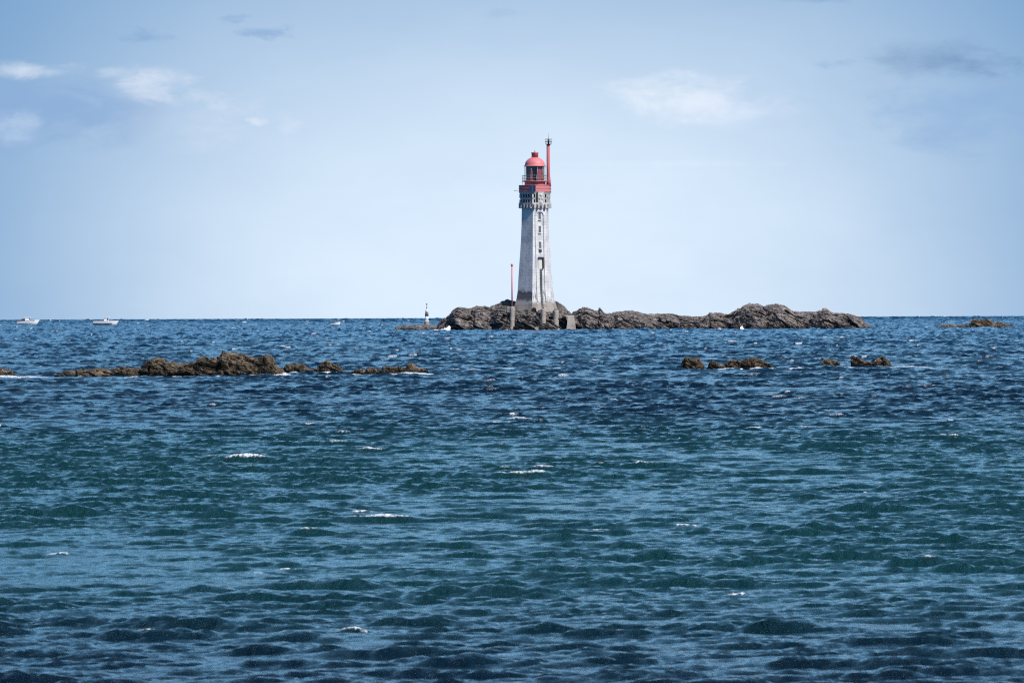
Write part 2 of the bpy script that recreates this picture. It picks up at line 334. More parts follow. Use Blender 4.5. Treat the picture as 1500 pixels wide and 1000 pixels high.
def window(pa, pb, w, arch=False):
    fr = MB(); fquadprism(fr, -w / 2 - .06, -w / 2, pa, pb, -0.05, 0.05); fquadprism(fr, w / 2, w / 2 + .06, pa, pb, -0.05, 0.05)
    fquadprism(fr, -w / 2 - .06, w / 2 + .06, pa - 0.5, pa, -0.05, 0.07)
    o = fr.build('window', M_crown, L)
    p = MB(); fquadprism(p, -w / 2, w / 2, pa, pb, -0.05, 0.02)
    if arch:
        n = 8
        vs = [fpt(w / 2 * math.cos(t), pa - 1.9 * math.sin(t), 0.125) for t in np.linspace(0, math.pi, n)]; p.add(vs, [tuple(range(n))])
    p.build('pane', M_hole, o)
    b = MB(); fquadprism(b, -0.04, 0.04, pa, pb, 0.0, 0.05); fquadprism(b, -w / 2, w / 2, (pa + pb) / 2 - .15, (pa + pb) / 2 + .15, 0.0, 0.05); b.build('glazing_bar', M_rail, o)
    s = MB(); fquadprism(s, -w / 2 - .10, w / 2 + .10, pb + 0.9, pb + 1.7, -0.05, 0.22); s.build('sill', M_crown, o)
window(312.8, 321.4, 0.44, True); window(331.4, 341.0, 0.44); window(354.4, 363.8, 0.44)
s = MB(); fquadprism(s, -0.3, 0.3, 366.4, 368.8, -0.05, 0.25); s.build('lower_sill', M_core, L)  # dark sill slab below the third window
d = MB(); fquadprism(d, -0.42, 0.42, 378, 393.6, -0.05, 0.04); do = d.build('door', M_cream, L)
d = MB(); fquadprism(d, -0.52, 0.56, 376.6, 378, -0.05, 0.42); fquadprism(d, 0.44, 0.58, 378, 393.6, -0.05, 0.38); d.build('door_frame', M_core, do)
lad = MB()
for t in (-0.15, 0.15):
    for a, b in zip([452, 444, 436, 428, 415], [444, 436, 428, 415, 394]): fquadprism(lad, t - .035, t + .035, b, a, 0.10, 0.17)
for py in np.arange(395, 452, 2.2): fquadprism(lad, -0.15, 0.15, py, py + 0.7, 0.10, 0.16)
lad.build('ladder', M_dark, L)
# crown: corbels, two balustrade tiers, slab
def hexband(mb, h0, h1, ya, yb): mb.ring([(hexr(h0), lz(yb)), (hexr(h1), lz(ya))], 6, off=off6, smooth=False)
cr = MB(); hexband(cr, 20.2, 23.9, 299.5, 305.5); hexband(cr, 24, 24, 297.2, 299.5); cr.build('cornice', M_crown, L)
for k in range(6):
    A = off6 + k * R(60); B = A + R(60)
    for j in range(4):
        f = (j + 0.5) / 4; r = hexr(21.9)
        q = (1 - f) * np.array([math.sin(A), -math.cos(A)]) * r + f * np.array([math.sin(B), -math.cos(B)]) * r
        cr = MB(); cr.box((q[0], q[1], lz(302.3)), (0.34, 0.7, 0.8), rz=(A + B) / 2); cr.build('corbel', M_crown, L)
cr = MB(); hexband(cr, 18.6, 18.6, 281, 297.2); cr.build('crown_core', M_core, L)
for (ya, yb, h) in ((292.6, 294.0, 22.4), (289.8, 292.6, 21.6), (281.4, 284.6, 24.0)):
    pass
rl = MB(); hexband(rl, 21.5, 22.4, 289.9, 292.7); rl.build('balcony_rail', M_crown, L)
rl = MB(); hexband(rl, 22.2, 23.9, 281.2, 284.7); rl.build('parapet_slab', M_crown, L)
bl = MB()
for (ya, yb) in ((284.8, 290.0), (292.8, 297.1)):
    for k in range(6):
        A = off6 + k * R(60); B = A + R(60)
        for j in range(5):
            f = j / 5; r = hexr(21.6 if j else 21.3)
            q = (1 - f) * np.array([math.sin(A), -math.cos(A)]) * r + f * np.array([math.sin(B), -math.cos(B)]) * r
            w = 0.17 if j else 0.34
            bl = MB(); bl.box((q[0], q[1], lz((ya + yb) / 2)), (w, w, (yb - ya) * px2m * 1.04), rz=(A + B) / 2); bl.build('baluster', M_crown, L)
# carved crest on the bright face
cz = MB(); rr = hexr(22.0) * math.cos(R(30))
def cpt(t, py, o): q = fn_ * (rr + o) + ft * t; return (q[0], q[1], lz(py))
def cbox(t0, t1, pa, pb, o0, o1, m=None):
    vs = [cpt(t0, pb, o0), cpt(t1, pb, o0), cpt(t1, pa, o0), cpt(t0, pa, o0), cpt(t0, pb, o1), cpt(t1, pb, o1), cpt(t1, pa, o1), cpt(t0, pa, o1)]
    (m or cz).add(vs, [(4, 5, 6, 7), (0, 3, 2, 1), (0, 1, 5, 4), (1, 2, 6, 5), (2, 3, 7, 6), (3, 0, 4, 7)])
cbox(-0.55, 0.72, 281.5, 302, -0.5, 0.28)
crest = cz.build('crest_panel', M_crown, L)
cz = MB()
def blob(t, py, rt_, rp, o):
    n = 10; vs = []; fs = []
    for j in range(4):
        ph = j / 3 * math.pi / 2
        for k in range(n):
            a = 2 * math.pi * k / n; vs.append(cpt(t + rt_ * math.cos(ph) * math.cos(a), py + rp * math.cos(ph) * math.sin(a), 0.28 + 0.45 * o * math.sin(ph)))
    for j in range(3):
        for k in range(n): fs.append((j * n + k, j * n + (k + 1) % n, (j + 1) * n + (k + 1) % n, (j + 1) * n + k))
    cz.add(vs, fs, True)
blob(0.1, 297.5, 0.5, 4.2, 0.35); blob(-0.2, 291, 0.25, 2.2, 0.3); blob(0.38, 291.5, 0.22, 2.0, 0.3); blob(0.1, 286.2, 0.38, 2.3, 0.3); blob(0.1, 297.5, 0.22, 1.8, 0.55); blob(-0.3, 301, 0.2, 1.6, 0.25); blob(0.5, 300.5, 0.2, 1.6, 0.25)
cz.build('carving', M_crown, crest)
cz = MB(); cbox(-0.85, -0.56, 281.5, 300, -0.5, 0.2); cz.build('crest_border', M_dark, L)  # dark strip along the crest's left border
# red parapet
pp = MB(); pp.ring([(hexr(23.6), lz(281.0)), (hexr(23.6), lz(271.4)), (hexr(22.3), lz(271.4)), (hexr(22.3), lz(279.5))], 6, off=off6, smooth=False); par = pp.build('parapet', M_red, L)
pp = MB()
for hh, yy in ((23.75, 280.6), (23.75, 276.2), (23.8, 271.8)):
    for k in range(6):
        A = off6 + k * R(60); B = A + R(60); r = hexr(hh)
        pp.tube([(r * math.sin(A), -r * math.cos(A), lz(yy)), (r * math.sin(B), -r * math.cos(B), lz(yy))], 0.05)
pp.build('parapet_moulding', M_redd, par)
for xx in (777.0, 782.1):
    sp = MB(); X = (xx - 783.4) * px2m; sp.box((X, -hexr(23.0) - 0.14, lz(276.4)), (0.60, 0.06, 9.2 * px2m), rx=-0.08)
    so = sp.build('solar_panel', M_solar, L)
    f = MB(); f.box((X, -hexr(23.0) - 0.09, lz(276.4)), (0.68, 0.05, 9.7 * px2m), rx=-0.08); f.build('panel_frame', M_rail, so)
wa = MB(); wa.tube([(-hexr(23), -0.5, lz(279.3)), (-hexr(23) - 0.75, -0.5, lz(279.3))], 0.035); wa.box((-hexr(23) - .75, -.5, lz(279.3)), (0.3, .05, .12)); wa.build('wind_sensor', M_rail, L)
# lantern
lr = 15.0 * px2m
b = MB(); b.ring([(lr * 1.03, lz(280)), (lr * 1.03, lz(271.5)), (lr * 1.0, lz(265.5)), (lr * 1.07, lz(265.3)), (lr * 1.07, lz(264.6))], 32); b.build('lantern_base', M_red, L)
# red blind added round the lens, close in so sunlight reaches it
rw = MB(); vs = []; n = 40
for k in range(n + 1):
    a = R(13) + R(334) * k / n
    for z_ in (264.6, 243.6): vs.append((lr * 0.84 * math.sin(a), -lr * 0.84 * math.cos(a), lz(z_)))
rw.add(vs, [(2 * k, 2 * k + 2, 2 * k + 3, 2 * k + 1) for k in range(n)], True); rw.build('lantern_screen', paint('lantern_blind_red', (0.52, 0.11, 0.11), 0.8, var=0.6, sc=2.5, dirt=(0.10, 0.03, 0.03)), L)
gl = MB(); gl.ring([(lr * 0.97, lz(264.5)), (lr * 0.97, lz(243.8))], 32, capb=False, capt=False); go = gl.build('lantern_glass', M_glass, L)
ml = MB()
for k in range(10):
    a = R(14 + 36 * k); x_, y_ = lr * math.sin(a), -lr * math.cos(a); m1_ = MB(); m1_.tube([(x_, y_, lz(264.6)), (x_, y_, lz(243.6))], 0.04); m1_.build('mullion', M_rail, go)
le = MB(); le.ring([(0.3, lz(264)), (0.35, lz(258)), (0.5, lz(257)), (0.6, lz(253)), (0.5, lz(249)), (0.3, lz(247))], 20); le.build('lens', paint('smoked_glass_lens', (0.07, 0.03, 0.03), 0.15), L)
dm = MB(); dm.ring([(lr * 1.10, lz(243.9)), (lr * 1.10, lz(242.9)), (lr * 1.0, lz(242.6))] + [(lr * .99 * math.cos(t), lz(242.5) + 12.4 * px2m * math.sin(t)) for t in np.linspace(0, 1.3, 12)], 40)
dome = dm.build('dome', M_red, L)
for k in range(12):
    pass
vt = MB(); vr = 4.9 * px2m; vt.ring([(vr, lz(231.4)), (vr, lz(225)), (vr * 1.12, lz(224.4)), (vr * 1.12, lz(223.6)), (vr * .3, lz(223))], 24); vn = vt.build('roof_vent', M_redd, dome)
tp = MB(); tp.ring([(0.12, lz(223.2)), (0.05, lz(221)), (0.02, lz(219.6))], 8); tp.build('finial', M_rail, dome)
# gallery railing
rg = MB(); gr = 18.7 * px2m
def circ(r, z, n=36): return [(r * math.sin(2 * math.pi * k / n), -r * math.cos(2 * math.pi * k / n), z) for k in range(n + 1)]
for y_ in (257.3, 261.2, 265.3): rg.tube(circ(gr, lz(y_)), 0.035, 5)
for k in range(14):
    a = 2 * math.pi * (k + .3) / 14; rg.tube([(gr * math.sin(a), -gr * math.cos(a), lz(265.6 if k % 2 else 271.5)), (gr * math.sin(a), -gr * math.cos(a), lz(257.3))], 0.04, 5)
rg.build('gallery_railing', M_rail, L)
gd = MB(); gd.ring([(lr, lz(266.6)), (gr * 1.0, lz(266.4)), (gr * 1.0, lz(265.8)), (lr, lz(265.6))], 32); gd.build('gallery_deck', M_redd, L)
# mast
mx = (803.4 - 783.4) * px2m; my = -0.3
ms = MB(); ms.ring([(0.50, lz(272)), (0.42, lz(264)), (0.30, lz(258)), (0.28, lz(212.4))], 16, c=(mx, my)); mast = ms.build('mast', M_redd, L)
ca = MB(); ca.tube([(mx - .36, my - .06, lz(266)), (mx - .36, my - .06, lz(212))], 0.055, 6); ca.build('mast_shade_strip', M_dark, mast)  # dark strip standing in for shade on the mast's left side
bk = MB(); bk.ring([(0.32, lz(212.6)), (0.62, lz(211.6)), (0.62, lz(211.2))], 12, c=(mx, my))
for z_ in (204.2, 207.8): bk.tube([(mx + x, my + y, z) for x, y, z in circ(0.72, lz(z_), 12)], 0.045, 4)
for k in range(6):
    a = R(60 * k + 15); bk.tube([(mx + .72 * math.sin(a), my - .72 * math.cos(a), lz(204.2)), (mx + .6 * math.sin(a), my - .6 * math.cos(a), lz(211.4))], 0.04, 4)
bk.build('mast_cage', M_dark, mast)
lm = MB(); lm.ring([(0.2, lz(211.4)), (0.2, lz(206)), (0.12, lz(203.6))], 12, c=(mx, my)); lm.build('mast_lamp', M_dark, mast)
an = MB(); an.tube([(mx, my, lz(204)), (mx, my, lz(195.8))], 0.04, 5); an.build('antenna', M_rail, mast)
# plinth ledge and retaining wall
rwm = MB(); rwm.ring([(hexr(37.5), lz(486)), (hexr(35.8), lz(462)), (hexr(34.6), lz(458.6)), (hexr(33.5), lz(458.2))], 6, off=off6, smooth=False)
M_rwall = concrete('rubble_masonry', (0.22, 0.20, 0.185), course=0.42, stain=0.9)
rwm.build('foundation', M_rwall, L)
# ------------------------------------------------------------------ concrete pillars in front of the tower
def wob(prof, seed, n=28, c=(0, 0)):
    rr_ = random.Random(seed); mb = MB(); mb.ring(prof, n, c=c)
    mb.v = [(x + rr_.uniform(-.04, .04), y + rr_.uniform(-.04, .04), z + rr_.uniform(-.03, .03)) for x, y, z in mb.v]; return mb
def pillar(name, pxc, hw, top, Yo, label, cat, seed, foot=1.35, group=None):
    Y = YI + Yo; k = Y / F; p = at_Y(pxc, 484, Y); zt = at_Y(pxc, top, Y)[2]
    e = empty(name, (p[0], Y, -0.3), label, cat, group); r = hw * k; z0 = -0.3
    pr = [(r * foot * 1.1, -0.3)]; N = 9
    pr.append((r * foot, 0.35)); pr.append((r * 1.08, 0.9))
    for j in range(N): pr.append((r * (1.0 + 0.04 * math.sin(j * 2.1 + seed)), 1.2 + (zt - z0 - 1.3) * j / (N - 1)))
    pr.append((r * 0.9, zt - z0))
    return e, pr, zt - z0, k
e, pr, zt, k = pillar('channel_marker', 750.3, 3.45, 448.9, 1.5, 'slim red pole with small red topmark on a pale concrete pillar', 'marker', 1, 1.45)
wob(pr, 1).build('pillar', M_pillar, e)
zp = at_Y(750, 389.8, YI + 1.5)[2] + 0.3
pm = MB(); pm.ring([(0.15, zt - .05), (0.135, zp)], 12); pm.build('pole', M_red, e)
tm = MB(); tm.ring([(0.10, zp - .02), (0.24, zp + .02), (0.27, zp + .38), (0.14, zp + .5)], 10); tm.build('topmark', M_red, e)
e, pr, zt, k = pillar('concrete_pillar', 795.8, 3.9, 452.4, 1.6, 'rough tan concrete pillar at the foot of the lighthouse ladder', 'pillar', 2, 1.25, 'bare concrete pillars before the lighthouse')
wob(pr, 2).build('shaft', M_pillar, e)
fb = MB(); fb.box((-9.0 * k, 0.1, 0.55), (26 * k, 1.4, 1.05)); fb.v = [(x + random.uniform(-.08, .08), y, z + random.uniform(-.05, .05)) for x, y, z in fb.v]; fb.build('footing', M_pillar, e)
e, pr, zt, k = pillar('concrete_pillar', 814.2, 4.3, 454.2, 1.7, 'flared tan concrete pillar at the right corner of the lighthouse base', 'pillar', 3, 1.75, 'bare concrete pillars before the lighthouse')
wob(pr, 3).build('shaft', M_pillar, e)
Yb = YI + 1.5; kb = Yb / F; pb_ = at_Y(836.5, 484, Yb); zt_ = at_Y(836, 463.5, Yb)[2] + .3
e = empty('concrete_block', (pb_[0], Yb, -0.3), 'pale wedge shaped concrete buttress right of the two bare pillars', 'buttress')
bb = MB(); vs = []
for z_, x0, x1, yd in ((0, -7.5, 7.5, 1.6), (zt_ * .6, -5.5, 5.8, 1.3), (zt_, -5.0, 4.4, 1.0), (zt_ + .25, -11, 3.8, .8)):
    vs += [(x0 * kb, -yd, z_), (x1 * kb, -yd, z_), (x1 * kb, 1.5, z_), (x0 * kb, 1.5, z_)]
fs = []
for j in range(3):
    for q in range(4): fs.append((4 * j + q, 4 * j + (q + 1) % 4, 4 * j + 4 + (q + 1) % 4, 4 * j + 4 + q))
fs += [(12, 13, 14, 15), (3, 2, 1, 0)]
bb.add(vs, fs); bb.build('buttress_body', M_pillar, e)
# ------------------------------------------------------------------ small beacon left of the island
Yk = YI + 14; kk = Yk / F; pk = at_Y(625.2, 478, Yk)
e = empty('beacon_tower', (pk[0], Yk, pk[2] - .6), 'small white beacon tower with dark band and twin black topmarks on low rocks', 'beacon')
bz = lambda py: at_Y(625, py, Yk)[2] - (pk[2] - .6)
m_ = MB(); m_.ring([(0.62, 0), (0.50, bz(472)), (0.50, bz(470.5))], 14); m_.build('base', M_pillar, e)
m_ = MB(); m_.ring([(0.54, bz(470.5)), (0.54, bz(469.6))], 14); m_.build('platform', M_white, e)
m_ = MB(); m_.ring([(0.37, bz(469.6)), (0.34, bz(463))], 16); m_.build('lower_tube', M_white, e)
m_ = MB(); m_.ring([(0.38, bz(463)), (0.34, bz(458.4))], 16); m_.build('dark_band', M_bgrey, e)
m_ = MB(); m_.ring([(0.32, bz(458.4)), (0.27, bz(455)), (0.13, bz(452.6))], 16); m_.build('upper_tube', M_cream, e)
m_ = MB(); m_.tube([(0, 0, bz(453)), (0, 0, bz(445.5))], 0.045); m_.build('mast', M_rail, e)
for yy, r_ in ((450.4, .13), (445.6, .16)):
    m_ = MB(); m_.ring([(0.03, bz(yy + 1.1)), (r_, bz(yy + .5)), (r_, bz(yy - .5)), (0.03, bz(yy - 1.1))], 10); m_.build('topmark', M_dark, e)
# ------------------------------------------------------------------ stake, buoy
p = at_z(1384.7, 559.5, 0.0); kq = p[1] / F
e = empty('stake', (p[0], p[1], -0.15), 'thin dark stake standing alone in the water near the right edge', 'stake')
m_ = MB(); m_.ring([(0.016, -0.1), (0.013, 0.15 + 15.5 * kq)], 8); m_.build('pole', M_bldark, e)
m_ = MB(); m_.box((0.012, 0, 0.15 + 12.5 * kq), (0.05, 0.02, 0.07)); m_.build('marker_plate', M_bldark, e)
p = at_z(1085.8, 541.8, 0.05); kq = p[1] / F
e = empty('buoy', (p[0], p[1], -0.02), 'small round white buoy floating in front of the wide humped rock', 'buoy')
m_ = MB(); r_ = 2.6 * kq; m_.ring([(r_ * math.cos(t), r_ * 0.75 + r_ * math.sin(t)) for t in np.linspace(-1.45, 1.45, 11)], 16); m_.build('float', M_white, e)
m_ = MB(); m_.tube([(r_ * .25 * math.cos(t), 0, r_ * 1.75 + r_ * .25 * math.sin(t)) for t in np.linspace(0, math.pi, 7)], r_ * .07, 5); m_.build('lifting_eye', M_dark, e)
# ------------------------------------------------------------------ boats (bow to the right, +X)
def hull(length, beam, z0, zs, zb, sheer=0.0, ns=16, flare=1.0):
    """stations stern -> bow; returns MB"""
    mb = MB(); vs = []; nsec = 9
    for i in range(ns + 1):
        f = i / ns; x = -length / 2 + length * f
        w = beam / 2 * (1 - max(0, (f - 0.45) / 0.55) ** 2.2) * (0.92 + 0.08 * min(1, f * 4)); w = max(w, 0.02)
        top = zs + (zb - zs) * max(0, f) ** 1.8; keel = z0 + (top - z0) * max(0, (f - 0.86) / 0.14) ** 2 * 0.6
        for j in range(nsec):
            t = j / (nsec - 1) * 2 - 1; a = abs(t)
            yy = w * math.copysign(min(1, a * 1.25) ** 0.8, t) * (0.80 + 0.20 * a); zz = keel + (top - keel) * (max(0, a - 0.15) / 0.85) ** 2.2
            xx = x + (0.07 * length * f ** 3) * a
            vs.append((xx, yy, zz))
    fs = []
    for i in range(ns):
        for j in range(nsec - 1): fs.append((i * nsec + j, (i + 1) * nsec + j, (i + 1) * nsec + j + 1, i * nsec + j + 1))
        fs.append((i * nsec, i * nsec + nsec - 1, (i + 1) * nsec + nsec - 1, (i + 1) * nsec))       # deck
    fs.append(tuple(reversed(range(nsec)))); mb.add(vs, fs, False); return mb
def outboard(e, x, z, col=M_dark):
    m = MB(); m.box((x, 0, z + .35), (.42, .34, .5)); m.box((x - .02, 0, z - .1), (.18, .14, .5)); m.build('outboard_motor', col, e)
p = at_z(40.5, 476.6, 0.0); k = p[1] / F
e = empty('motorboat', (p[0], p[1], 0.75), 'white cabin motorboat with a dark outboard, leftmost boat on the horizon', 'boat', 'white boats near the horizon', rz=R(-6)); e.scale = (1, 1, 1.25)
hull(31 * k, 2.4, -0.45, 1.0, 1.5).build('hull', M_white, e)
ll = 31 * k
m_ = MB(); m_.tube([(-ll * .5, -1.18, .88), (0, -1.2, .98), (ll * .35, -.85, 1.15)], .05); m_.build('rub_rail', M_bgrey, e)
m_ = MB(); m_.box((-0.15, 0, 1.6), (1.7, 1.6, 1.3)); m_.box((-.1, 0, 2.3), (2.6, 1.8, .2)); m_.build('wheelhouse', M_white, e)
m_ = MB(); m_.box((.75, 0, 1.75), (.35, 1.4, .3), ry=.3); m_.build('windscreen', M_hole, e)
m_ = MB(); m_.box((-1.8, 0, 1.35), (1.6, 1.3, .8)); m_.build('cockpit_seats', M_dark, e)
outboard(e, -ll * .5 - .1, .8)
m_ = MB(); m_.tube([(1.0, -.9, 1.1), (1.2, -.9, 1.6), (ll * .5, -.15, 1.85), (ll * .55, 0, 1.9), (ll * .5, .15, 1.85), (1.2, .9, 1.6), (1.0, .9, 1.1)], .03)
m_.tube([(ll * .52, 0, 1.3), (ll * .55, 0, 1.9)], .03); m_.build('bow_rail', M_rail, e)
p = at_z(154.5, 478.0, 0.0); k = p[1] / F; ll = 35 * k
e = empty('motorboat', (p[0], p[1], 0.75), 'white open motorboat with a raised hard top and bow spray, second boat from the left', 'boat', 'white boats near the horizon', rz=R(-10)); e.scale = (1, 1, 1.2)
hull(ll, 2.3, -0.45, 1.05, 1.15).build('hull', M_white, e)
m_ = MB(); m_.tube([(-ll * .5, -1.1, .3), (0, -1.15, .25), (ll * .3, -.8, .3)], .12); m_.build('boot_stripe', M_bgrey, e)
m_ = MB(); m_.box((.35, 0, 2.2), (2.3, 1.6, .22)); m_.build('hard_top', M_white, e)
for x, y in ((-.5, -.7), (-.5, .7), (1.1, -.7), (1.1, .7)):
    m_ = MB(); m_.tube([(x, y, .9), (x + .05, y, 2.15)], .06); m_.build('top_support', M_rail, e)
m_ = MB(); m_.box((.4, 0, 1.4), (1.5, 1.1, .95)); m_.build('console', M_white, e)
m_ = MB(); m_.box((.95, 0, 1.5), (.5, 1.2, .35), ry=.4); m_.build('windscreen', M_hole, e)
outboard(e, -ll * .5 - .1, .75)
p = at_z(491.0, 477.6, 0.0); k = p[1] / F; ll = 14 * k
e = empty('motorboat', (p[0], p[1], 0.45), 'tiny low white dinghy, third and smallest boat, left of the island', 'boat', 'white boats near the horizon', rz=R(-12))
hull(ll, 1.5, -0.45, 0.75, 1.0).build('hull', M_white, e)
m_ = MB(); m_.tube([(-ll * .5, -.72, .64), (0, -.74, .68), (ll * .3, -.5, .76)], .05); m_.build('rub_rail', M_bldark, e)
outboard(e, -ll * .5 - .05, .45)
# ------------------------------------------------------------------ spray thrown up on the island and by a bow
def spray(px, py, wpx, hpx, Y, seed, label, lean=0.0):
    c = at_Y(px, py, Y); k = Y / F; n = 26; m = 12; vs = []
    th = np.linspace(0, 2 * math.pi, n, endpoint=False)
    a = []
    for j in range(m):
        f = j / (m - 1); r = (1 - f) ** 0.8
        for t in th: a.append((wpx * k * .5 * r * math.cos(t) + lean * k * f, 0.8 * r * math.sin(t), hpx * k * f - .15))
    a = np.array(a); nn = fbm(a * 2.1 + seed * 9.7, 4, seed); a[:, 0] += 0.22 * nn * wpx * k * .5; a[:, 2] += 0.16 * hpx * k * fbm(a * 3.3, 3, seed + 5) ; a[:, 1] += .2 * nn
    b = MB(); fs = []
    for j in range(m - 1):
        for q in range(n): fs.append((j * n + q, j * n + (q + 1) % n, (j + 1) * n + (q + 1) % n, (j + 1) * n + q))
    b.add([(x, y, z) for x, y, z in a], fs, False); o = b.build('sea_spray', M_foam)
    o.location = [float(v) for v in c]; tag(o, label, 'spray', kind='stuff')
spray(653, 483.4, 14, 7.5, YI - .4, 1, 'white spray bursting on the left foot of the island', 5)
spray(640, 483.8, 26, 2.6, YI - .8, 4, 'low white surf washing the left foot of the island')
spray(1086.6, 483.4, 8, 7.5, YI - .4, 2, 'small white plume of spray before the right half of the island')
spray(1293, 481.5, 5, 2.8, YI + 2, 3, 'white splash off the right tip of the island')
# ------------------------------------------------------------------ sea surface
def tile(Lm, N, lam_peak, lam_min, wind, rms, p=2.0, seed=1, spread=2.0):
    r = np.random.default_rng(seed)
    k1 = 2 * np.pi * np.fft.fftfreq(N, Lm / N); KX, KY = np.meshgrid(k1, k1, indexing='ij'); K = np.hypot(KX, KY); K[0, 0] = 1e-9
    kp = 2 * np.pi / lam_peak; kc = 2 * np.pi / lam_min
    A = K ** (-p) * np.exp(-0.7 * (kp / K) ** 2) * np.exp(-(K / kc) ** 2)
    cd = (KX * math.sin(wind) + KY * math.cos(wind)) / K; A = A * (0.10 + np.abs(cd) ** spread); A[0, 0] = 0
    hk = A * (r.normal(size=K.shape) + 1j * r.normal(size=K.shape))
    h = np.fft.ifft2(hk).real; sc = rms / h.std(); hk = hk * sc * 1
    h = h * sc
    dx = np.fft.ifft2(-1j * KX / K * hk).real; dy = np.fft.ifft2(-1j * KY / K * hk).real
    jx = np.fft.ifft2(KX * KX / K * hk).real; jy = np.fft.ifft2(KY * KY / K * hk).real
    return dict(L=Lm, N=N, d=np.stack([dx, dy, h, jx + jy], -1).astype(np.float32))
def sample(T, x, y, rot):
    c, s = math.cos(rot), math.sin(rot)
    u = ((c * x - s * y) / T['L'] % 1.0) * T['N']; v = ((s * x + c * y) / T['L'] % 1.0) * T['N']
    i = np.floor(u).astype(np.int32); j = np.floor(v).astype(np.int32); fu = (u - i)[..., None].astype(np.float32); fv = (v - j)[..., None].astype(np.float32)
    N = T['N']; i %= N; j %= N; i2 = (i + 1) % N; j2 = (j + 1) % N; D = T['d']
    r = (D[i, j] * (1 - fu) + D[i2, j] * fu) * (1 - fv) + (D[i, j2] * (1 - fu) + D[i2, j2] * fu) * fv
    dx = c * r[..., 0] + s * r[..., 1]; dy = -s * r[..., 0] + c * r[..., 1]
    return dx, dy, r[..., 2], r[..., 3]
rows = [38.5]
while rows[-1] < 9000: rows.append(rows[-1] + (0.014 + 0.00048 * rows[-1] if rows[-1] < 110 else max(0.067, 0.0014 * (rows[-1] - 62))))
while rows[-1] < 60000: rows.append(rows[-1] * 1.02)
rows = np.array(rows)
dense = np.linspace(-R(5.7), R(5.7), 860)
side = [R(5.7)]
while side[-1] < R(35): side.append(side[-1] + (side[-1] - R(5.7)) * 0.12 + R(0.03))
side = np.array(side[1:]); cols = np.concatenate([-side[::-1], dense, side])
X = rows[:, None] * np.tan(cols)[None, :]; Yg = np.repeat(rows[:, None], len(cols), 1)
TA = tile(22.3, 640, 1.55, 0.11, R(6), 1.0, 2.02, 5, 4.0); TB = tile(11.3, 768, 0.55, 0.05, R(-12), 1.0, 1.9, 9, 3.0); TC = tile(211.0, 512, 16.0, 1.2, R(5), 1.0, 2.0, 14, 2.0)
D = Yg
low = fbm(np.stack([X / 5.0, Yg / 16.0, np.zeros_like(X)], -1), 2, 5)             # gusts: calmer and rougher patches
aA = (0.0094 + 0.000048 * np.clip(D, 0, 1200)) * (1 + 0.28 * low)
aB = (0.0070 + 0.000012 * np.clip(D, 0, 1200)) * np.clip(1 + 0.7 * low, 0.3, 2.0)
aC = 0.007 + 0.00008 * np.clip(D - 120, 0, 5200) + 0.00007 * np.clip(D - 2000, 0, 5000)
a = sample(TA, X * 0.52, Yg, 0.16); b = sample(TB, X * 0.66, Yg, -0.35); c = sample(TC, X, Yg, 0.11)
CH = 0.85
dX = 0.7 * aA * a[0] + 0.5 * aB * b[0] + 0.7 * aC * c[0]; dY = 0.7 * aA * a[1] + 0.5 * aB * b[1] + 0.7 * aC * c[1]
# steep wave fronts are the exception: calm water between them, sharper where waves pile up
pile = np.clip(0.58 + 0.46 * np.abs(a[2]) + 0.25 * a[2], 0.4, 2.0)
Zs = aA * a[2] * pile + aB * b[2] * np.clip(0.7 + 0.5 * a[2], 0.3, 2) + aC * c[2]
steep = 1.0 * aA * a[3] / 0.35 + aC * c[3] / 0.35
thr = np.clip(fbm(np.stack([X / 2.2, Yg / 9, np.ones_like(X)], -1), 2, 8), -1, 1)
hn = (a[2] * aA + c[2] * aC) / np.sqrt(aA ** 2 + aC ** 2)
foam = np.clip((hn - 3.05 - 1.2 * (thr < 0.32)) * 1.6, 0, 1) * np.clip((D - 150) / 250, 0.0, 1)
foam = np.maximum(foam, np.clip((a[2] + 0.35 * b[2] - 2.75) * 1.3, 0, 0.9) * np.clip(thr * 2.4 - .55, 0, 1) * np.clip((D - 45) / 15, 0, 1))
